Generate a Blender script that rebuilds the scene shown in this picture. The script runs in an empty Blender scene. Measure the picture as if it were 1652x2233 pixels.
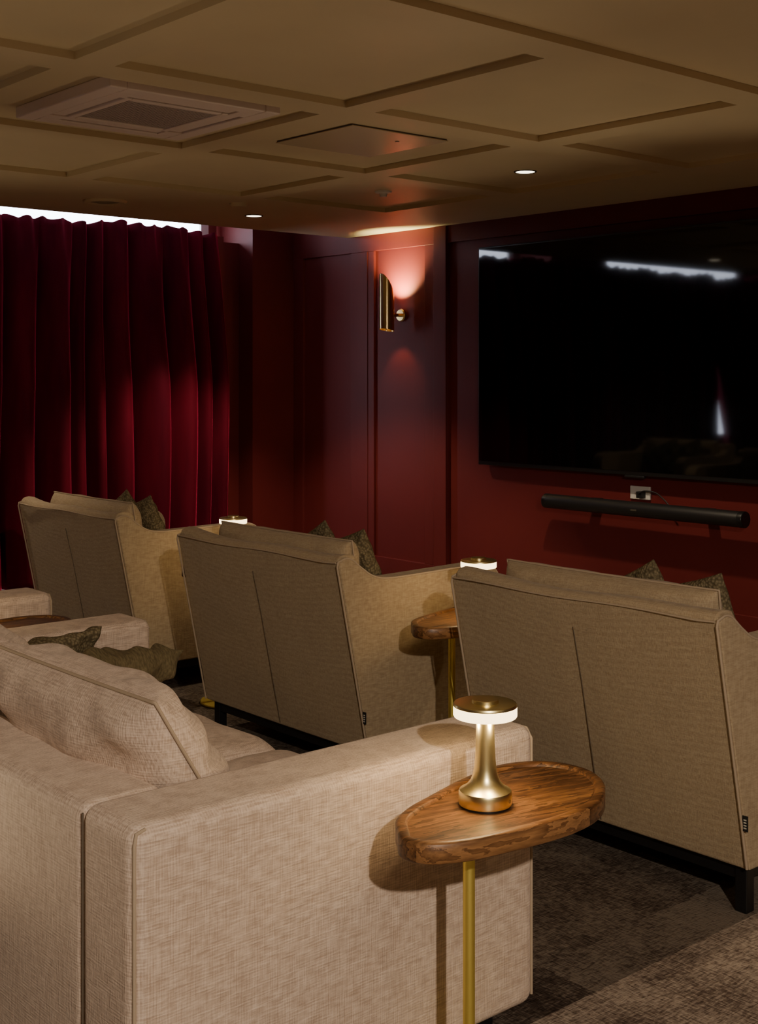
import bpy, bmesh, math, random
from mathutils import Vector, Matrix, Euler
random.seed(4)
S = bpy.context.scene
COL = S.collection

# ------------------------------------------------------------------ materials
def newmat(name):
    m = bpy.data.materials.new(name); m.use_nodes = True
    nt = m.node_tree; b = nt.nodes['Principled BSDF']
    return m, nt, b
def simple(name, col, rough=.5, metal=0, emit=None, estr=0, spec=.5, coat=0):
    m, nt, b = newmat(name)
    b.inputs['Base Color'].default_value = (*col, 1)
    b.inputs['Roughness'].default_value = rough
    b.inputs['Metallic'].default_value = metal
    b.inputs['Specular IOR Level'].default_value = spec
    b.inputs['Coat Weight'].default_value = coat
    if emit:
        b.inputs['Emission Color'].default_value = (*emit, 1)
        b.inputs['Emission Strength'].default_value = estr
    return m
def N(nt, t, **kw):
    n = nt.nodes.new(t)
    for k, v in kw.items(): setattr(n, k, v)
    return n
def math_n(nt, op, a, b=None):
    n = N(nt, 'ShaderNodeMath', operation=op)
    for i, v in enumerate((a, b)):
        if v is None: continue
        if isinstance(v, (int, float)): n.inputs[i].default_value = v
        else: nt.links.new(v, n.inputs[i])
    return n.outputs[0]
def noise(nt, vec, scale_vec, scale=1, detail=3, rough=.5):
    mp = N(nt, 'ShaderNodeMapping'); mp.inputs['Scale'].default_value = scale_vec
    nt.links.new(vec, mp.inputs[0])
    n = N(nt, 'ShaderNodeTexNoise'); n.inputs['Scale'].default_value = scale
    n.inputs['Detail'].default_value = detail; n.inputs['Roughness'].default_value = rough
    nt.links.new(mp.outputs[0], n.inputs['Vector'])
    return n.outputs['Fac']
def ramp(nt, fac, stops):
    r = N(nt, 'ShaderNodeValToRGB'); nt.links.new(fac, r.inputs[0])
    el = r.color_ramp.elements
    while len(el) < len(stops): el.new(.5)
    for e, (p, c) in zip(el, stops): e.position = p; e.color = (*c, 1)
    return r.outputs[0]
def bump(nt, b, h, strength=.3, dist=.002):
    n = N(nt, 'ShaderNodeBump'); n.inputs['Strength'].default_value = strength
    n.inputs['Distance'].default_value = dist
    nt.links.new(h, n.inputs['Height']); nt.links.new(n.outputs[0], b.inputs['Normal'])

def linen(name, c1, c2, st=.5, q=1.0):
    m, nt, b = newmat(name)
    tc = N(nt, 'ShaderNodeTexCoord').outputs['Object']
    n1 = noise(nt, tc, (35*q, 35*q, 420*q)); n2 = noise(nt, tc, (420*q, 420*q, 30*q)); n3 = noise(nt, tc, (3, 3, 3), 2)
    n4 = noise(nt, tc, (420*q, 40*q, 100*q))
    waves = []
    for ax in 'XYZ':
        w = N(nt, 'ShaderNodeTexWave', wave_type='BANDS', bands_direction=ax)
        w.inputs['Scale'].default_value = 75*q; w.inputs['Distortion'].default_value = .6
        w.inputs['Detail'].default_value = 1
        nt.links.new(tc, w.inputs['Vector']); waves.append(w.outputs['Fac'])
    ws = math_n(nt, 'ADD', math_n(nt, 'ADD', waves[0], waves[1]), waves[2])
    s = math_n(nt, 'ADD', math_n(nt, 'ADD', n1, n2), n4)
    h = math_n(nt, 'ADD', math_n(nt, 'MULTIPLY', ws, .13), s)
    f = math_n(nt, 'MULTIPLY', h, .55)
    f = math_n(nt, 'ADD', math_n(nt, 'MULTIPLY', f, .85), math_n(nt, 'MULTIPLY', n3, .15))
    col = ramp(nt, f, [(.70, c1), (1.0, c2)])
    nt.links.new(col, b.inputs['Base Color'])
    b.inputs['Roughness'].default_value = .9
    b.inputs['Specular IOR Level'].default_value = .2
    b.inputs['Sheen Weight'].default_value = .10
    bump(nt, b, h, st, .0022)
    return m
M_linen = linen('linen_upholstery', (.50, .375, .29), (.78, .63, .51), .55, .75)
M_linen2 = linen('linen_upholstery_warm', (.34, .25, .155), (.48, .38, .245), .35)
M_pipe = simple('linen_piping', (.44, .345, .245), .9)
M_seam = simple('seam_shadow', (.13, .10, .07), .95)

def paint(name, col, rough, spec=.4, var=.06):
    m, nt, b = newmat(name)
    tc = N(nt, 'ShaderNodeTexCoord').outputs['Object']
    n = noise(nt, tc, (1, 1, 1), 2.5, 3)
    c = ramp(nt, n, [(.3, tuple(x*(1-var) for x in col)), (.7, tuple(min(1, x*(1+var)) for x in col))])
    nt.links.new(c, b.inputs['Base Color'])
    b.inputs['Roughness'].default_value = rough; b.inputs['Specular IOR Level'].default_value = spec
    n2 = noise(nt, tc, (1, 1, 1), 260, 2)
    bump(nt, b, n2, .05, .001)
    return m
M_wall = paint('oxblood_paint', (.140, .019, .018), .52, .24)
M_ceil = paint('ceiling_paint', (.68, .56, .365), .42, .35, .03)
M_hatch = paint('hatch_paint', (.68, .56, .38), .2, .5, .02)
M_ac = paint('ac_plastic', (.82, .68, .62), .45, .4, .02)
M_acdark = simple('ac_grille_dark', (.16, .13, .12), .6)

def carpet(name, shade=1.0, tile=.26):
    m, nt, b = newmat(name)
    tc = N(nt, 'ShaderNodeTexCoord').outputs['Object']
    sep = N(nt, 'ShaderNodeSeparateXYZ'); nt.links.new(tc, sep.inputs[0])
    wob = math_n(nt, 'MULTIPLY', noise(nt, tc, (1, 1, 1), 14, 4, .7), .05)
    tx = math_n(nt, 'FLOOR', math_n(nt, 'MULTIPLY', math_n(nt, 'ADD', math_n(nt, 'ADD', sep.outputs[0], wob), 2.025), 1/.55))
    ty = math_n(nt, 'FLOOR', math_n(nt, 'MULTIPLY', math_n(nt, 'ADD', math_n(nt, 'ADD', sep.outputs[1], wob), -2.755), 1/.45))
    cb = N(nt, 'ShaderNodeCombineXYZ'); nt.links.new(tx, cb.inputs[0]); nt.links.new(ty, cb.inputs[1])
    wn = N(nt, 'ShaderNodeTexWhiteNoise', noise_dimensions='2D'); nt.links.new(cb.outputs[0], wn.inputs['Vector'])
    n1 = noise(nt, tc, (1, 1, 1), 5, 6, .7)
    n2 = noise(nt, tc, (30, 160, 60), 1, 3, .7); n3 = noise(nt, tc, (160, 30, 60), 1, 3, .7)
    f = math_n(nt, 'ADD', math_n(nt, 'MULTIPLY', n1, .7), math_n(nt, 'MULTIPLY', math_n(nt, 'ADD', n2, n3), .75))
    f = math_n(nt, 'ADD', f, math_n(nt, 'ADD', math_n(nt, 'MULTIPLY', wn.outputs['Value'], tile), .13-tile/2))
    s = shade
    c = ramp(nt, math_n(nt, 'MULTIPLY', f, .7), [(.62, (.03*s, .019*s, .015*s)), (.78, (.12*s, .088*s, .070*s)), (.95, (.36*s, .295*s, .235*s))])
    nt.links.new(c, b.inputs['Base Color']); b.inputs['Roughness'].default_value = .97
    b.inputs['Specular IOR Level'].default_value = .1
    bump(nt, b, math_n(nt, 'ADD', n2, n3), .8, .004)
    return m
M_carpet = carpet('carpet', .60, .32)
M_carpet2 = carpet('carpet_lighter', 1.3, .05)  # lighter carpet tone beyond the outer sofa arm line

def velvet():
    m, nt, b = newmat('red_velvet')
    tc = N(nt, 'ShaderNodeTexCoord').outputs['Object']
    n = noise(nt, tc, (6, 6, 1.2), 1, 4)
    c = ramp(nt, n, [(.3, (.07, .002, .011)), (.75, (.15, .004, .020))])
    nt.links.new(c, b.inputs['Base Color']); b.inputs['Roughness'].default_value = .8
    b.inputs['Specular IOR Level'].default_value = .1
    b.inputs['Sheen Weight'].default_value = .8; b.inputs['Sheen Roughness'].default_value = .3
    b.inputs['Sheen Tint'].default_value = (.85, .04, .14, 1)
    bump(nt, b, noise(nt, tc, (300, 300, 120)), .15, .002)
    return m
M_velvet = velvet()

def boucle():
    m, nt, b = newmat('olive_boucle')
    tc = N(nt, 'ShaderNodeTexCoord').outputs['Object']
    v = N(nt, 'ShaderNodeTexVoronoi'); v.inputs['Scale'].default_value = 120
    nt.links.new(tc, v.inputs['Vector'])
    n = noise(nt, tc, (1, 1, 1), 60, 3)
    f = math_n(nt, 'ADD', math_n(nt, 'MULTIPLY', v.outputs['Distance'], .7), math_n(nt, 'MULTIPLY', n, .5))
    c = ramp(nt, f, [(.25, (.30, .245, .145)), (.75, (.11, .086, .050))])
    nt.links.new(c, b.inputs['Base Color']); b.inputs['Roughness'].default_value = 1
    b.inputs['Specular IOR Level'].default_value = .1
    bump(nt, b, math_n(nt, 'MULTIPLY', f, -1), .8, .006)
    return m
M_olive = boucle()
def olive_plain():
    m, nt, b = newmat('olive_woven')
    tc = N(nt, 'ShaderNodeTexCoord').outputs['Object']
    n = noise(nt, tc, (50, 200, 90), 1, 3)
    c = ramp(nt, n, [(.3, (.10, .076, .036)), (.75, (.23, .18, .09))])
    nt.links.new(c, b.inputs['Base Color']); b.inputs['Roughness'].default_value = 1
    bump(nt, b, n, .6, .003)
    return m
M_olive2 = olive_plain()

def brass(name, col, rough):
    m, nt, b = newmat(name)
    tc = N(nt, 'ShaderNodeTexCoord').outputs['Object']
    n = noise(nt, tc, (3, 3, 900), 1, 2)
    b.inputs['Base Color'].default_value = (*col, 1); b.inputs['Metallic'].default_value = 1
    r = N(nt, 'ShaderNodeMapRange'); nt.links.new(n, r.inputs[0])
    r.inputs[3].default_value = rough*.85; r.inputs[4].default_value = rough*1.15
    nt.links.new(r.outputs[0], b.inputs['Roughness'])
    return m
M_brass = brass('brushed_brass', (.93, .79, .40), .32)
M_brassp = brass('satin_gold_pole', (.92, .77, .20), .5)
M_sconce = brass('sconce_brass', (.82, .60, .26), .22)

def walnut():
    m, nt, b = newmat('walnut')
    tc = N(nt, 'ShaderNodeTexCoord').outputs['Object']
    mp = N(nt, 'ShaderNodeMapping'); mp.inputs['Rotation'].default_value = (0, 0, math.radians(12))
    nt.links.new(tc, mp.inputs[0]); v = mp.outputs[0]
    sep = N(nt, 'ShaderNodeSeparateXYZ'); nt.links.new(v, sep.inputs[0])
    plank = math_n(nt, 'FLOOR', math_n(nt, 'MULTIPLY', sep.outputs[0], 17))
    comb = N(nt, 'ShaderNodeCombineXYZ')
    nt.links.new(math_n(nt, 'ADD', sep.outputs[0], math_n(nt, 'MULTIPLY', plank, 3.7)), comb.inputs[0])
    nt.links.new(math_n(nt, 'ADD', sep.outputs[1], math_n(nt, 'MULTIPLY', plank, 1.3)), comb.inputs[1])
    nt.links.new(sep.outputs[2], comb.inputs[2])
    g1 = noise(nt, comb.outputs[0], (22, 3.2, 22), 1, 5, .6)
    g2 = noise(nt, comb.outputs[0], (260, 12, 200), 1, 3, .6)
    rings = math_n(nt, 'FRACT', math_n(nt, 'MULTIPLY', g1, 7))
    wn = N(nt, 'ShaderNodeTexWhiteNoise', noise_dimensions='1D'); nt.links.new(plank, wn.inputs['W'])
    f = math_n(nt, 'ADD', math_n(nt, 'MULTIPLY', rings, .45), math_n(nt, 'MULTIPLY', g2, .5))
    f = math_n(nt, 'ADD', f, math_n(nt, 'MULTIPLY', wn.outputs['Value'], .32))
    c = ramp(nt, f, [(.24, (.030, .012, .004)), (.55, (.13, .056, .020)), (1.0, (.33, .16, .060))])
    nt.links.new(c, b.inputs['Base Color']); b.inputs['Roughness'].default_value = .42
    bump(nt, b, g2, .12, .001)
    return m
M_wood = walnut()

M_black = simple('black_plastic', (.012, .012, .013), .45)
M_blackm = simple('black_metal', (.008, .008, .009), .4, 0)
M_screen = simple('tv_screen_glass', (.0015, .002, .0025), .04, 0, spec=.55)
M_bezel = simple('tv_bezel', (.01, .01, .011), .3)
M_white = simple('white_plastic', (.75, .73, .70), .4)
M_glow = simple('lamp_diffuser', (1, .9, .75), .4, emit=(1, .72, .36), estr=5.5)
M_dl = simple('downlight_lens', (1, 1, 1), .4, emit=(1, .85, .62), estr=6)
M_off = simple('dark_lens', (.10, .09, .07), .3)
M_trim = simple('downlight_trim', (.05, .04, .03), .6)
M_day = simple('daylight_blind', (.9, .9, .95), .8, emit=(.76, .84, 1.0), estr=13)  # emission stands in for the daylight outside
M_soff = simple('pocket_paint', (.20, .17, .19), .7)
M_tag = simple('tag_black', (.01, .01, .01), .8)
M_tagw = simple('tag_mark', (.6, .57, .5), .8)
M_bulb = simple('bulb_glow', (1, .8, .5), .5, emit=(1, .45, .14), estr=30)

# ------------------------------------------------------------------ helpers
def empty(name, loc=(0, 0, 0), rot=0):
    e = bpy.data.objects.new(name, None); COL.objects.link(e)
    e.location = loc; e.rotation_euler = (0, 0, rot); e.empty_display_size = .1
    return e
def mk(name, verts, faces, mat, parent=None, bevel=0, seg=3, smooth=False, sub=0, mats=None):
    me = bpy.data.meshes.new(name); me.from_pydata([tuple(v) for v in verts], [], faces); me.update()
    bm = bmesh.new(); bm.from_mesh(me); bmesh.ops.recalc_face_normals(bm, faces=bm.faces); bm.to_mesh(me); bm.free()
    o = bpy.data.objects.new(name, me); COL.objects.link(o)
    me.materials.append(mat)
    if parent: o.parent = parent
    if bevel:
        md = o.modifiers.new('bev', 'BEVEL'); md.width = bevel; md.segments = seg
        md.limit_method = 'ANGLE'; md.angle_limit = math.radians(28); md.harden_normals = False
    if sub:
        md = o.modifiers.new('sub', 'SUBSURF'); md.levels = sub; md.render_levels = sub
    if smooth or bevel or sub:
        for p in me.polygons: p.use_smooth = True
        if not sub:
            try:
                md = o.modifiers.new('wn', 'WEIGHTED_NORMAL'); md.keep_sharp = True
            except Exception: pass
    return o
BF = [(0, 3, 2, 1), (4, 5, 6, 7), (0, 1, 5, 4), (1, 2, 6, 5), (2, 3, 7, 6), (3, 0, 4, 7)]
def bv(x0, x1, y0, y1, z0, z1):
    return [(x0, y0, z0), (x1, y0, z0), (x1, y1, z0), (x0, y1, z0), (x0, y0, z1), (x1, y0, z1), (x1, y1, z1), (x0, y1, z1)]
def box(name, x0, x1, y0, y1, z0, z1, mat, parent=None, bevel=0, seg=3):
    return mk(name, bv(x0, x1, y0, y1, z0, z1), BF, mat, parent, bevel, seg)
def boxes(name, lst, mat, parent=None, bevel=0, seg=2):
    vs, fs = [], []
    for b in lst:
        k = len(vs); vs += bv(*b); fs += [tuple(i+k for i in f) for f in BF]
    return mk(name, vs, fs, mat, parent, bevel, seg)
def prism(name, prof, x0, x1, mat, parent=None, bevel=0, seg=3, axis='x'):
    n = len(prof)
    if axis == 'x': vs = [(x0, a, b) for a, b in prof] + [(x1, a, b) for a, b in prof]
    else: vs = [(a, b, x0) for a, b in prof] + [(a, b, x1) for a, b in prof]
    fs = [tuple(range(n)), tuple(range(2*n-1, n-1, -1))] + [(i, (i+1) % n, n+(i+1) % n, n+i) for i in range(n)]
    return mk(name, vs, fs, mat, parent, bevel, seg)
def lathe(name, prof, mat, parent=None, segs=48, loc=(0, 0, 0)):
    vs, fs = [], []; n = len(prof)
    for i in range(segs):
        a = 2*math.pi*i/segs
        for r, z in prof: vs.append((loc[0]+r*math.cos(a), loc[1]+r*math.sin(a), loc[2]+z))
    for i in range(segs):
        j = (i+1) % segs
        for k in range(n-1): fs.append((i*n+k, j*n+k, j*n+k+1, i*n+k+1))
    me = bpy.data.meshes.new(name); me.from_pydata(vs, [], fs)
    bm = bmesh.new(); bm.from_mesh(me); bmesh.ops.remove_doubles(bm, verts=bm.verts, dist=1e-6)
    bmesh.ops.recalc_face_normals(bm, faces=bm.faces); bm.to_mesh(me); bm.free()
    o = bpy.data.objects.new(name, me); COL.objects.link(o); me.materials.append(mat)
    for p in me.polygons: p.use_smooth = True
    md = o.modifiers.new('es', 'EDGE_SPLIT'); md.split_angle = math.radians(35)
    if parent: o.parent = parent
    return o
def tube(name, pts, r, mat, parent=None, cyc=False):
    cu = bpy.data.curves.new(name, 'CURVE'); cu.dimensions = '3D'; cu.bevel_depth = r; cu.bevel_resolution = 4
    cu.use_fill_caps = True
    sp = cu.splines.new('POLY'); sp.points.add(len(pts)-1)
    for p, c in zip(sp.points, pts): p.co = (*c, 1)
    sp.use_cyclic_u = cyc; sp.use_smooth = True
    o = bpy.data.objects.new(name, cu); COL.objects.link(o); cu.materials.append(mat)
    if parent: o.parent = parent
    return o
def catmull(pts, n=8, closed=False):
    out = []; L = len(pts)
    rng = range(L) if closed else range(L-1)
    for i in rng:
        if closed: p = [pts[(i+k) % L] for k in (-1, 0, 1, 2)]
        else: p = [pts[max(0, min(L-1, i+k))] for k in (-1, 0, 1, 2)]
        p = [Vector(q) for q in p]
        for j in range(n):
            t = j/n
            out.append(.5*((2*p[1])+(-p[0]+p[2])*t+(2*p[0]-5*p[1]+4*p[2]-p[3])*t*t+(-p[0]+3*p[1]-3*p[2]+p[3])*t**3))
    if not closed: out.append(Vector(pts[-1]))
    return [tuple(v) for v in out]
def cushion(name, w, h, t, mat, parent, loc, rot, e=2.0, pinch=.06, wr=.004, n=28, seed=0, pipe=None, box_e=.5):
    """pillow in local XZ plane, thickness along Y"""
    rnd = random.Random(seed); ph = [rnd.uniform(0, 6.28) for _ in range(8)]
    M = Matrix.Translation(loc) @ Euler(rot).to_matrix().to_4x4()
    vs, fs = [], []
    def P(i, j, s):
        u = -1+2*i/n; v = -1+2*j/n
        u = math.sin(u*math.pi/2)*.6+u*.4; v = math.sin(v*math.pi/2)*.6+v*.4
        a = max(0, 1-abs(u)**e); b = max(0, 1-abs(v)**e)
        th = t/2*(a*b)**box_e
        x = u*w/2*(1-pinch*(1-v*v)*0.6); z = v*h/2*(1-pinch*(1-u*u)*0.6)
        d = wr*(math.sin(9*u+4*v+ph[0])+math.sin(-6*u+11*v+ph[1])+.8*math.sin(17*u*v+ph[2])+.6*math.sin(23*u+ph[3])*abs(v)**3)
        y = s*(th+d*min(1, th/(t*.2)))
        return M @ Vector((x, y, z))
    idx = {}
    for s in (1, -1):
        for i in range(n+1):
            for j in range(n+1):
                edge = i in (0, n) or j in (0, n)
                if edge and s == -1: idx[(i, j, s)] = idx[(i, j, 1)]; continue
                idx[(i, j, s)] = len(vs); vs.append(P(i, j, s))
        for i in range(n):
            for j in range(n):
                fs.append((idx[(i, j, s)], idx[(i+1, j, s)], idx[(i+1, j+1, s)], idx[(i, j+1, s)]))
    o = mk(name, vs, fs, mat, parent, sub=1)
    if pipe:
        loop = [(i, 0) for i in range(n)]+[(n, j) for j in range(n)]+[(n-i, n) for i in range(n)]+[(0, n-j) for j in range(n)]
        tube(name+'_piping', [tuple(P(i, j, 1)) for i, j in loop], pipe, M_pipe, parent, True)
    return o
def spot(name, parent, loc, energy, col=(1, .80, .55), ang=100, blend=.35, size=.05, target=None):
    l = bpy.data.lights.new(name, 'SPOT'); l.energy = energy; l.color = col
    l.spot_size = math.radians(ang); l.spot_blend = blend; l.shadow_soft_size = size
    o = bpy.data.objects.new(name, l); COL.objects.link(o); o.location = loc
    if parent: o.parent = parent
    if target: o.rotation_euler = (Vector(target)).to_track_quat('-Z', 'Y').to_euler()
    return o
def point(name, parent, loc, energy, col, size=.02):
    l = bpy.data.lights.new(name, 'POINT'); l.energy = energy; l.color = col; l.shadow_soft_size = size
    o = bpy.data.objects.new(name, l); COL.objects.link(o); o.location = loc
    if parent: o.parent = parent
    return o

# ------------------------------------------------------------------ room
ZC = 2.40; YW = 5.92; XE = -7.17; XW = -7.82
XR = 2.9; YB = -2.6; XO = -8.30
fl = box('floor', XO, -1.88, YB, YW+.1, -.1, 0, M_carpet)
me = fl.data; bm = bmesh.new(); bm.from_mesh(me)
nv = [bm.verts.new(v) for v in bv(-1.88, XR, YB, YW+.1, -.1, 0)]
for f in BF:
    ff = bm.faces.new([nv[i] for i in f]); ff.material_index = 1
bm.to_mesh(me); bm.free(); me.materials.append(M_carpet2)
xs = [(-5.90, -4.99), (-4.83, -3.85), (-3.69, -2.71)]
ys = [(-1.24, -.30), (-.15, .80), (.95, 1.93), (2.07, 3.04), (3.18, 4.10), (4.25, 5.17)]
bl = [(XE, XR, YB, YW+.1, ZC+.026, ZC+.12)]
bl.append((XE, -5.90, YB, YW+.1, ZC, ZC+.03))
for a, b in [(-4.99, -4.83), (-3.85, -3.69), (-2.71, -2.56)]: bl.append((a, b, YB, YW+.1, ZC, ZC+.03))
prev = YB
for a, b in ys+[(YW+.1, 0)]:
    for c, d in xs: bl.append((c, d, prev, a, ZC, ZC+.03))
    prev = b
bl.append((-2.56, XR, 5.17, YW+.1, ZC, ZC+.03)); bl.append((-2.56, XR, YB, -1.24, ZC, ZC+.03))
boxes('ceiling', bl, M_ceil)
boxes('trim_curtain_pocket', [(XO-.1, XE, YB, YW+.1, 2.80, 2.9), (XE, XE+.03, YB, YW+.1, ZC+.125, 2.9)], M_soff)
boxes('wall_front', [(XO-.1, XR+.1, YW+.02, YW+.12, 0, 2.9)], M_wall)
fr = []
def fb(x0, x1, z0, z1, pr=0): fr.append((x0, x1, YW-pr, YW+.03, z0, z1))
fb(XW, XR, 2.285, 2.8); fb(XW, XR, 0, .13)
fb(XW, -7.70, .13, 2.285); fb(-7.135, -6.88, .13, 2.285); fb(-6.355, -6.13, .13, 2.285)
fb(-1.6, -1.3, .13, 2.285); fb(1.0, 1.3, .13, 2.285)
boxes('trim_wall_frame', fr, M_wall, bevel=.003)
boxes('trim_pilaster', [(-6.25, -6.13, YW-.018, YW, .0, ZC-.002), (-6.96, -6.945, YW-.006, YW, .13, 2.285)], M_wall, bevel=.003)
boxes('wall_left', [(XO, XW, 5.54, YW+.02, 0, 2.8), (XO, XW, 2.10, 2.85, 0, 2.8), (XO, XW, YB, -.95, 0, 2.8),
                    (XO+.06, -8.0, 5.2, 5.54, 0, 2.40), (XO+.06, -7.70, 5.135, 5.20, 0, 2.40),  # second box: unseen partition added to block window light from the alcove
                    (XO-.1, XO, YB, YW, 0, 2.8), (XO, XO+.06, 2.85, 5.54, 0, .72), (XO, XO+.06, -.95, 2.10, 0, .72)], M_wall)
box('wall_back', XO, XR, YB-.1, YB, 0, 2.8, M_wall)
box('wall_right', XR, XR+.1, YB, YW+.1, 0, 2.8, M_wall)
for k, (a, b) in enumerate([(2.95, 5.38), (-.75, 1.55)]):
    w = empty('window_%d' % (k+1), (XO, (a+b)/2, 0)); L = (b-a)/2
    box('daylight_sheet', .02, .03, -L, L, .76, 2.58, M_day, w)  # glowing sheet added in place of daylight through the window
    boxes('frame', [(.03, .06, -L-.05, -L+.02, .72, 2.64), (.03, .06, L-.02, L+.05, .72, 2.64), (.03, .06, -L, L, .72, .76),
                    (.03, .06, -L, L, 2.57, 2.64)], M_white, w, .004)

# ------------------------------------------------------------------ curtains
def curtain(name, y0, y1, x, seed, flare=0, zt=2.428):
    rnd = random.Random(seed)
    ny = int((y1-y0)*120); nz = 44; zb = .06
    Lc = y1-y0
    knots = [-.3]
    while knots[-1] < Lc+.3: knots.append(knots[-1]+rnd.choice((rnd.uniform(.09, .13), rnd.uniform(.18, .26))))
    amps = [rnd.uniform(.75, 1.2)*min(1.1, (knots[min(i+1, len(knots)-1)]-knots[i])/.17) for i in range(len(knots))]
    drf = [rnd.uniform(-1, 1) for _ in range(6)]
    def fold(s):
        for i in range(len(knots)-1):
            if knots[i] <= s < knots[i+1]:
                t = (s-knots[i])/(knots[i+1]-knots[i])
                return amps[i]*(math.sin(math.pi*t)**.8)
        return 0
    vs, fs = [], []
    for j in range(nz+1):
        v = j/nz; z = zt+(zb-zt)*v
        for i in range(ny+1):
            s = Lc*i/ny
            drift = .05*math.sin(2.2*s+1.3*seed)*v+.02*math.sin(5*v+s*3+drf[0]*3)
            f = fold(s+drift)
            tp = max(0, 1-v*7)
            amp = .05+.14*min(1, v*2.2)
            fine = .006*math.sin(s*41+3*v+seed)*(1-v*.6)
            X = x + amp*f - .07 + .018*math.sin(s*2*math.pi/.1)*tp + fine
            yy = y0+s+flare*max(0, v-.25)*(s/Lc)**2
            zz = z
            if j == 0: zz = z - .020*abs(math.sin(s*math.pi/.13+.6*math.sin(s*5)))**1.5+.012*math.sin(s*5+seed)+.008*math.sin(s*13)+.008
            vs.append((X, yy, zz))
    for j in range(nz):
        for i in range(ny):
            k = j*(ny+1)+i; fs.append((k, k+1, k+ny+2, k+ny+1))
    o = mk(name, vs, fs, M_velvet, None, smooth=True)
    for m in list(o.modifiers): o.modifiers.remove(m)
    md = o.modifiers.new('sol', 'SOLIDIFY'); md.thickness = .006
    return o
curtain('velvet_curtain', 2.24, 5.13, -7.62, 3, .02)
curtain('velvet_curtain', .54, 2.36, -7.64, 8, 0)
curtain('velvet_curtain', -1.0, .56, -7.70, 11, -.62)
tube('curtain_rail', [(-7.66, -1.0, 2.50), (-7.66, 5.13, 2.50)], .008, M_white)

# ------------------------------------------------------------------ TV, soundbar
tv = empty('television', (-5.786, YW, 0))
box('cabinet', 0, 2.47, -.06, -.015, .835, 2.222, M_bezel, tv, .004)
box('screen', .010, 2.46, -.0625, -.0595, .860, 2.212, M_screen, tv)
box('wall_mount', .7, 1.8, -.02, .018, 1.2, 1.9, M_blackm, tv)
box('sensor_bump', 1.17, 1.31, -.064, -.04, .822, .836, M_black, tv, .004)
sb = empty('soundbar', (-4.475, YW, .652))
prof = [(-.115+.046*math.cos(a*math.pi/10), .043*math.sin(a*math.pi/10)) for a in range(20)]
prism('bar', prof, -.66, .66, M_black, sb, .003)
prism('end_cap_left', [(a*1.0, b*1.03) for a, b in prof], -.69, -.655, M_bezel, sb, .006)
prism('end_cap_right', [(a*1.0, b*1.03) for a, b in prof], .655, .69, M_bezel, sb, .006)
boxes('wall_bracket', [(-.42, -.36, -.09, .018, -.02, .03), (.36, .42, -.09, .018, -.02, .03)], M_blackm, sb)
boxes('grille_line', [(-.02, .02, -.163, -.16, -.004, .004)], M_off, sb)
so = empty('wall_socket', (-4.56, YW+.02, .735))
box('plate', -.07, .07, -.012, 0, -.04, .035, M_white, so, .003)
box('plug', .0, .04, -.05, -.01, -.03, .008, M_black, so, .004)
tube('cable', catmull([(.02, -.05, -.005), (.07, -.06, .015), (.14, -.05, .008), (.21, -.06, -.03), (.25, -.07, -.06)], 6), .004, M_black, so)

# ------------------------------------------------------------------ sconce
def sconce(x, y, z, rot, up, down):
    sc = empty('wall_sconce', (x, y, z), rot)
    R = .052; segs = 40; vs = []; fs = []
    H0 = -.115
    for i in range(segs):
        a = 2*math.pi*i/segs; cx, cy = math.cos(a), math.sin(a)
        t = (1-cy)/2
        top = .06+.22*(t**.7); bot = H0+.02*t
        for r in (R, R-.003):
            vs.append((r*cx, -.125+r*cy, bot)); vs.append((r*cx, -.125+r*cy, top))
    for i in range(segs):
        j = (i+1) % segs
        a, b = i*4, j*4
        fs += [(a, b, b+1, a+1), (a+2, a+3, b+3, b+2), (a+1, b+1, b+3, a+3), (a, a+2, b+2, b)]
    mk('shade', vs, fs, M_sconce, sc, smooth=True)
    tube('arm', [(0, -.078, 0), (0, .0, 0)], .012, M_sconce, sc)
    o = lathe('back_plate', [(0, 0), (.045, 0), (.045, .015), (.038, .022), (0, .022)], M_sconce, sc); o.rotation_euler = (math.radians(90), 0, 0); o.location = (0, .018, 0)
    tube('lamp_holder', [(0, -.125, -.03), (0, -.125, .05)], .02, M_sconce, sc)
    lathe('bulb', [(0, .05), (.012, .052), (.018, .08), (.012, .098), (0, .102)], M_bulb, sc, loc=(0, -.125, 0))
    spot('bulb_light_up', sc, (0, -.112, .116), up, (1, .88, .40), 116, .9, .012, target=(0, .70, 1))
    spot('bulb_light_down', sc, (0, -.125, -.05), down, (1, .55, .22), 80, .9, .01, target=(0, .5, -1))
sconce(-6.60, YW, 1.82, 0, 75, 5)
def fill_uplight(x, y, tilt, en, ang=100):  # unseen lamps added low down to brighten the ceiling
    e = empty('fill_uplight', (x, y, 0))
    lathe('can', [(0, 0), (.05, 0), (.055, .005), (.055, .14), (.050, .145), (.048, .11), (0, .105)], M_blackm, e)
    lathe('lens', [(0, .115), (.047, .115)], M_dl, e)
    spot('beam', e, (0, 0, .15), en, (1, .81, .55), ang, .6, .05, target=tilt)
fill_uplight(-4.45, 4.45, (0, -.55, 1), 18, 90)
fill_uplight(-2.75, 4.65, (.15, -.65, 1), 24, 90)
fill_uplight(-6.15, 1.45, (.45, 0, 1), 28)
fill_uplight(-3.0, .60, (.45, .1, 1), 22, 120)
fill_uplight(-5.2, -.6, (.1, .1, 1), 16, 110)

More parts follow.
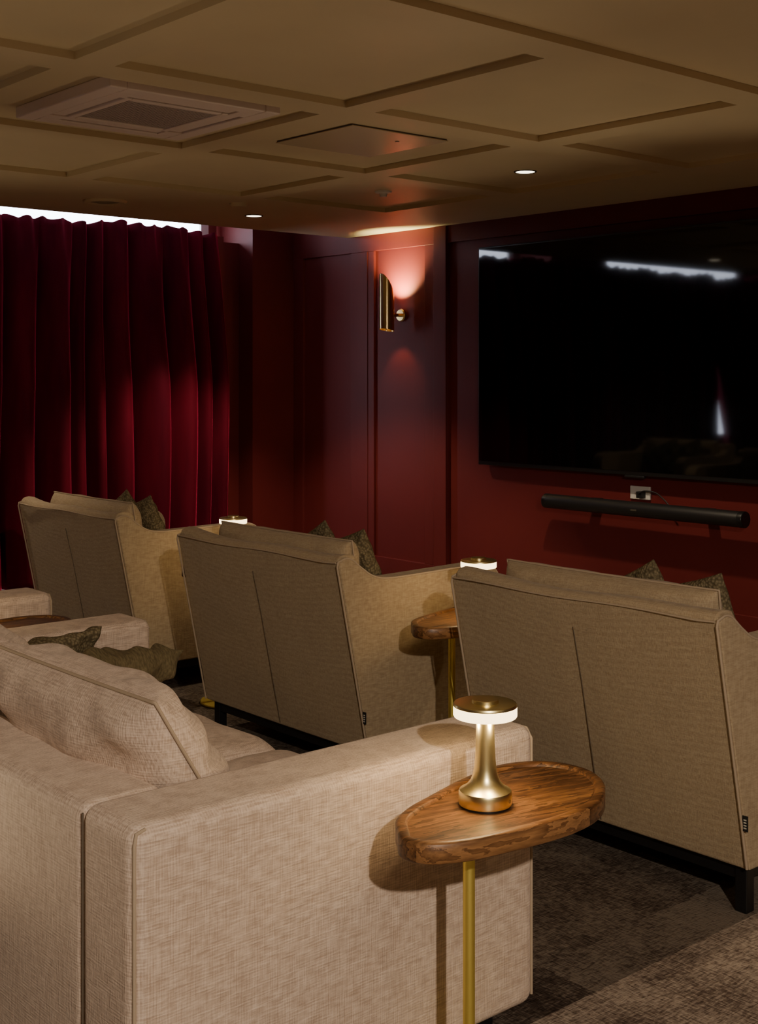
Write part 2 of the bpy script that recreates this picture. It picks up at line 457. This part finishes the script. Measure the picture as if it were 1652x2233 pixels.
# ------------------------------------------------------------------ ceiling fittings
ZR = ZC+.026
def downlight(x, y, on=True, r=.056, energy=60, ang=100, tgt=None, blend=.3, z=ZC, col=(1, .80, .55)):
    e = empty('ceiling_downlight', (x, y, z))
    lathe('trim_ring', [(r*.84, -.0015), (r*.86, -.004), (r, -.004), (r*1.03, 0.0005)], M_trim, e)
    lathe('lens', [(0, -.0025), (r*.85, -.0025)], M_dl if on else M_off, e)
    if on and energy: spot('beam', e, (0, 0, -.05), energy, ang=ang, target=tgt, blend=blend, col=col, size=.035)
    return e
downlight(-6.55, 4.65, energy=115, ang=98, blend=.4)
downlight(-4.38, 4.77, energy=80, ang=98, blend=.35, z=ZR)
for x in (-1.99, .30): downlight(x, 4.77, energy=80, ang=98, blend=.35, z=ZR)
downlight(-6.45, 2.3, energy=55, ang=98, blend=.7)  # unseen fitting added to light the curtain folds
downlight(1.35, -.05, energy=370, ang=92, tgt=(-.9, .42, -1), blend=.35, z=ZR, col=(1, .85, .69))
downlight(-3.35, -.75, energy=20, ang=120, z=ZR)
downlight(-5.5, -.75, energy=30, ang=120, z=ZR)
downlight(1.35, 2.35, energy=20, ang=130, z=ZR)
sm = empty('smoke_detector', (-5.37, 4.69, ZR))
lathe('body', [(0, -.03), (.018, -.03), (.022, -.012), (.045, -.008), (.048, 0)], M_white, sm)
e = empty('ceiling_sensor', (-6.15, 4.26, ZC))
lathe('body', [(0, -.022), (.04, -.02), (.05, -.01), (.056, 0)], M_ceil, e)
e = empty('ceiling_speaker', (-6.56, 3.62, ZC))
lathe('ring', [(.085, -.004), (.095, -.014), (.112, -.014), (.122, -.006), (.124, 0)], M_ceil, e)
lathe('grille', [(0, -.012), (.05, -.012), (.06, -.005), (.086, -.005)], simple('speaker_cone', (.30, .25, .17), .6), e)
hx0, hx1, hy0, hy1 = -4.53, -4.0, 3.33, 3.87
h = empty('access_hatch', ((hx0+hx1)/2, (hy0+hy1)/2, ZR))
box('panel', -.262, .262, -.27, .27, -.010, -.006, M_hatch, h, .001)
box('frame', -.258, .258, -.266, .266, -.006, .001, M_acdark, h)
lathe('lock', [(0, -.013), (.008, -.013), (.010, -.010)], M_off, h, loc=(.12, .10, 0))
ac = empty('ceiling_air_conditioner', (-4.235, 2.515, ZR))
A = .36
boxes('fascia', [(-A, A, -A, -.29, -.045, -.0), (-A, A, .29, A, -.045, 0), (-A, -.29, -.29, .29, -.045, 0), (.29, A, -.29, .29, -.045, 0),
                 (-.22, .22, -.22, -.19, -.045, 0), (-.22, .22, .19, .22, -.045, 0), (-.22, -.19, -.19, .19, -.045, 0), (.19, .22, -.19, .19, -.045, 0)], M_ac, ac, .006, 3)
box('duct', -.29, .29, -.29, .29, -.022, 0, M_acdark, ac)
vf = []
for s in (-1, 1):
    vf.append((-.215, .215, s*.255-.026, s*.255+.026, -.040, -.032)); vf.append((s*.255-.026, s*.255+.026, -.215, .215, -.040, -.032))
boxes('louvre_flaps', vf, M_ac, ac, .003)
boxes('corner_blocks', [(sx*.255-.037, sx*.255+.037, sy*.255-.037, sy*.255+.037, -.0445, 0) for sx in (-1, 1) for sy in (-1, 1)], M_ac, ac, .003)
gl = []
for i in range(24):
    t = -.185+i*.37/23; gl.append((t-.0035, t+.0035, -.19, .19, -.040, -.028))
for i in range(24):
    t = -.185+i*.37/23; gl.append((-.19, .19, t-.003, t+.003, -.039, -.029))
boxes('intake_grille', gl, simple('ac_grille', (.50, .41, .38), .6), ac)

# ------------------------------------------------------------------ table lamps & side tables
def table_lamp(x, y, z, energy=.9):
    e = empty('table_lamp', (x, y, z))
    lathe('foot', [(0, 0), (.048, 0), (.048, .004)], M_blackm, e)
    prof = [(.0, .004), (.0495, .004), (.0500, .006), (.0500, .026), (.0485, .0295), (.044, .032), (.036, .037), (.0285, .046), (.0235, .058), (.0208, .072), (.0192, .09), (.0178, .12), (.0170, .15), (.0168, .166), (0, .166)]
    lathe('stem', prof, M_brass, e, 64)
    lathe('diffuser_ring', [(0, .166), (.052, .166), (.0585, .1675), (.0600, .170), (.0600, .1845), (.0590, .187)], M_glow, e, 64)
    lathe('cap', [(.0590, .187), (.0602, .1875), (.0602, .1895), (.0585, .1925), (.0565, .193), (.026, .1935), (.0255, .1995), (.0245, .2005), (0, .2008)], M_brass, e, 64)
    o = lathe('charging_port', [(0, 0), (.0035, 0), (.0035, .001)], M_blackm, e, 16); o.rotation_euler = (0, math.radians(90), math.radians(20)); o.location = (.0495*math.cos(.35), .0495*math.sin(.35), .015)
    for a in (0, 2.1, 4.2): point('glow', e, (.040*math.cos(a), .040*math.sin(a), .152), energy/3, (1, .72, .38), .010)
    return e
k = 1.0256
TO = [(-1.652, 1.474), (-1.610, 1.448), (-1.563, 1.463), (-1.530, 1.520), (-1.512, 1.60), (-1.500, 1.685), (-1.498, 1.765), (-1.515, 1.85), (-1.562, 1.925), (-1.61, 1.966), (-1.66, 1.985), (-1.715, 1.978),
      (-1.762, 1.945), (-1.790, 1.875), (-1.785, 1.80), (-1.768, 1.72), (-1.742, 1.63), (-1.722, 1.565), (-1.692, 1.508)]
TC = (-1.64, 1.72)
TL = [((a-TC[0])*k, (b-TC[1])*k) for a, b in TO]
def side_table(x, y):
    e = empty('side_table', (x, y, 0))
    P = [(a, b) for a, b, _ in catmull([(a, b, 0) for a, b in TL], 6, True)]
    n = len(P)
    def ring(s, z):
        out = []
        for i in range(n):
            p0, p1 = Vector(P[i-1]), Vector(P[(i+1) % n]); t = (p1-p0).normalized(); nn = Vector((-t.y, t.x))
            q = Vector(P[i])+nn*s
            out.append((q.x, q.y, z))
        return out
    rings = [ring(.010, .5615), ring(.003, .563), ring(0, .566), ring(0, .596), ring(.002, .5985), ring(.005, .600), ring(.017, .600), ring(.0195, .5985), ring(.022, .5935), ring(.030, .593)]
    vs = [v for r in rings for v in r]; fs = []
    for a in range(len(rings)-1):
        for i in range(n):
            j = (i+1) % n; fs.append((a*n+i, a*n+j, (a+1)*n+j, (a+1)*n+i))
    fs.append(tuple(range(n))); fs.append(tuple((len(rings)-1)*n+i for i in range(n)))
    o = mk('top', vs, fs, M_wood, e, smooth=True)
    for m in list(o.modifiers): o.modifiers.remove(m)
    md = o.modifiers.new('es', 'EDGE_SPLIT'); md.split_angle = math.radians(50)
    tube('pole', [(0, -.085, .008), (0, -.085, .562)], .0115, M_brassp, e)
    lathe('collar', [(.012, .545), (.03, .555), (.03, .5615)], M_brassp, e, loc=(0, -.085, 0))
    lathe('base', [(0, 0), (.125, 0), (.13, .003), (.13, .009), (.127, .012), (0, .012)], M_brassp, e, 64, loc=(0.02, -.03, 0))
    return e
ZL = .5935
side_table(TC[0]*k, TC[1]*k)
table_lamp(-1.69, 1.73, ZL, 2.0)
side_table(-3.05, 3.05); table_lamp(-3.02, 3.06, ZL, 1.2)
side_table(-4.60, 3.16); table_lamp(-4.62, 3.17, ZL, 1.2)
side_table(-3.86, 1.74)
table_lamp(-3.88, 1.60, ZL, .6)

# ------------------------------------------------------------------ front-row armchairs
def smoothstep(t): t = max(0, min(1, t)); return t*t*(3-2*t)
def armchair(x0, x1, y, seed=0):
    W = x1-x0; h = W/2; e = empty('upholstered_armchair', ((x0+x1)/2, y, 0))
    arc = catmull([(0, 0, .782), (.028, 0, .792), (.060, 0, .786), (.105, 0, .752), (.155, 0, .722), (.22, 0, .709), (.36, 0, .709), (.55, 0, .712), (.68, 0, .712), (.735, 0, .695), (.765, 0, .655), (.77, 0, .60)], 4)
    prof = [(.135, .125), (.10, .30), (.05, .54)] + [(a, c) for a, _, c in arc] + [(.765, .40), (.74, .125)]
    prism('arm_left', prof, -h, -h+.095, M_linen2, e, .014, 4)
    prism('arm_right', prof, h-.095, h, M_linen2, e, .014, 4)
    nx = 24; vs = []; fs = []
    sec = [(.131, .125), (.095, .30), (.045, .54), (-.004, .775), (.000, .792), (.012, .802), (.035, .806), (.07, .800), (.085, .78), (.12, .60), (.20, .125)]
    m = len(sec)
    for i in range(nx+1):
        u = -1+2*i/nx; X = u*(h-.012)
        for (a, c) in sec:
            up = smoothstep((c-.3)/.5)
            dz = up*(.010*abs(u)**4 - .006*math.cos(u*5+seed)*0.8 - .004)
            dy = -.006*up*math.cos(u*2.2)+ (.004*(u*u))
            dy += .005*math.exp(-(u/.05)**2) if a < .13 and c < .76 else 0
            vs.append((X, a+dy, c+dz))
    for i in range(nx):
        for j in range(m):
            a = i*m+j; b = i*m+(j+1) % m; fs.append((a, b, b+m, a+m))
    fs.append(tuple(range(m))); fs.append(tuple(nx*m+j for j in range(m)))
    mk('back_shell', vs, fs, M_linen2, e, .008, 3)
    for s in (-1, 1):
        X = s*(h-.004)
        pp = [(X, .128, .13), (X, .094, .30), (X, .044, .54), (X, -.004, .770), (X, 0, .785)] + [(X, a, c+.002) for a, _, c in arc[4:]]
        tube('piping_side', pp, .0035, M_pipe, e)
    tube('piping_top', [(-h+.01, -.004, .782)]+[((-1+2*i/20)*(h-.02), -.012+.004*((-1+2*i/20)**2), .782-.003*math.cos((-1+2*i/20)*5+seed)) for i in range(1, 20)]+[(h-.01, -.004, .782)], .0025, M_pipe, e)
    tube('back_seam', [(-.0, .0045, .70), (0, .043-.0005, .54), (0, .0935-.0005, .30), (0, .1275, .135)], .0012, M_seam, e)
    box('seat_base', -h+.09, h-.09, .15, .72, .125, .30, M_linen2, e, .01)
    box('underframe', -h+.03, h-.03, .16, .72, .085, .126, M_blackm, e)
    cushion('seat_cushion', .57, (W-.19), .17, M_linen2, e, (0, .45, .375), (math.radians(90), 0, math.radians(90)), e=8, pinch=.01, wr=.002, seed=seed, box_e=.35)
    cushion('back_cushion', W-.20, .46, .16, M_linen2, e, (.01, .172, .610), (math.radians(10), 0, 0), e=5, pinch=.02, wr=.003, seed=seed+1, pipe=.003, box_e=.42)
    cushion('throw_pillow_a', .41, .41, .13, M_olive, e, (-.04, .34, .61), (math.radians(16), math.radians(-24), 0), e=2.2, pinch=.12, wr=.004, seed=seed+2)
    cushion('throw_pillow_b', .41, .41, .13, M_olive, e, (.155, .32, .62), (math.radians(14), math.radians(-14), 0), e=2.2, pinch=.12, wr=.004, seed=seed+3)
    lg = []
    for sx in (-1, 1):
        for yy in (.155, .70): lg.append((sx*(h-.04)-.018, sx*(h-.04)+.018, yy, yy+.036, 0, .126))
    boxes('legs', lg, M_blackm, e, .003)
    box('label_tag', h-.002, h+.014, .105, .107, .235, .275, M_tag, e)
    boxes('label_mark', [(h+.002, h+.010, .1042, .1052, z, z+.003) for z in (.242, .249, .256, .263)], M_tagw, e)
    return e
armchair(-2.83, -1.87, 2.75, 1)
armchair(-4.27, -3.28, 2.67, 2)
armchair(-5.87, -4.92, 2.77, 3)
armchair(-7.38, -6.42, 2.02, 4)

# ------------------------------------------------------------------ back-row sofas
def sofa(xr, w, y0, pillows=True):
    e = empty('boxy_sofa', (xr-w/2, y0, 0)); h = w/2; T = .185; D = .985; Z = .65
    box('arm_right', h-T, h, 0.0, D, .05, Z, M_linen, e, .03, 5)
    box('arm_left', -h, -h+T, 0.0, D, .05, Z, M_linen, e, .03, 5)
    box('back_frame', -h+T-.012, h-T+.012, 0.002, T-.01, .05, Z-.004, M_linen, e, .028, 5)
    tube('seam_back_right', [(h-T+.006, .004, .06), (h-T+.006, .004, Z-.018)], .002, M_seam, e)
    tube('seam_back_left', [(-h+T-.006, .004, .06), (-h+T-.006, .004, Z-.018)], .002, M_seam, e)
    for s in (-1, 1):
        tube('piping_vertical', [(s*(h-.007), .007, .07), (s*(h-.007), .007, Z-.03), (s*(h-.009), .012, Z-.012), (s*(h-.011), .03, Z-.008)], .0032, M_pipe, e)
        tube('piping_front', [(s*(h-.007), D-.007, .07), (s*(h-.007), D-.007, Z-.03), (s*(h-.02), D-.008, Z-.010), (s*(h-T+.03), D-.008, Z-.008), (s*(h-T+.012), D-.006, Z-.03)], .0032, M_pipe, e)
    box('seat_base', -h+T, h-T, T-.02, D-.03, .06, .26, M_linen, e, .015)
    SW = w-2*T
    for s in (-1, 1):
        cushion('seat_cushion', D-T-.01, SW/2-.005, .19, M_linen, e, (s*SW/4, (T+D)/2+.005, .345), (math.radians(90), 0, math.radians(90)), e=9, pinch=.0, wr=.002, seed=s+5, box_e=.33, pipe=.003)
    cushion('back_cushion', .725, .44, .24, M_linen, e, (.312, T+.10, .605), (math.radians(32), 0, 0), e=3.0, pinch=.03, wr=.005, seed=10, box_e=.5, pipe=.0035, n=36)
    cushion('back_cushion', .64, .44, .24, M_linen, e, (-.366, T+.10, .605), (math.radians(30), 0, 0), e=3.0, pinch=.03, wr=.005, seed=8, box_e=.5, pipe=.0035, n=36)
    if pillows:
        cushion('throw_pillow_a', .44, .38, .15, M_olive, e, (-h+T+.15, .47, .53), (math.radians(-34), math.radians(3), math.radians(-78)), e=2.2, pinch=.12, wr=.008, seed=21)
        cushion('throw_pillow_b', .40, .38, .17, M_olive2, e, (-h+T+.24, .66, .510), (math.radians(-46), math.radians(-6), math.radians(-75)), e=2.2, pinch=.12, wr=.010, seed=22)
    boxes('feet', [(sx*(h-.09)-.03, sx*(h-.09)+.03, yy, yy+.06, 0, .052) for sx in (-1, 1) for yy in (.05, D-.13)], M_blackm, e, .003)
    return e
sofa(-1.865, 1.765, 1.08)
sofa(-4.10, 1.765, 1.08, False)

# ------------------------------------------------------------------ world + camera
w = bpy.data.worlds.new('world'); S.world = w; w.use_nodes = True
w.node_tree.nodes['Background'].inputs[0].default_value = (.6, .5, .4, 1)
w.node_tree.nodes['Background'].inputs[1].default_value = .02
cam = bpy.data.cameras.new('camera'); co = bpy.data.objects.new('camera', cam); COL.objects.link(co)
co.location = (0, 0, 1.4); co.rotation_euler = (math.radians(90), 0, math.radians(49.06))
cam.sensor_fit = 'HORIZONTAL'; cam.sensor_width = 36; cam.lens = 2797/1652*36
cam.shift_y = -(1116.5-820)/1652
cam.clip_start = .05
S.camera = co
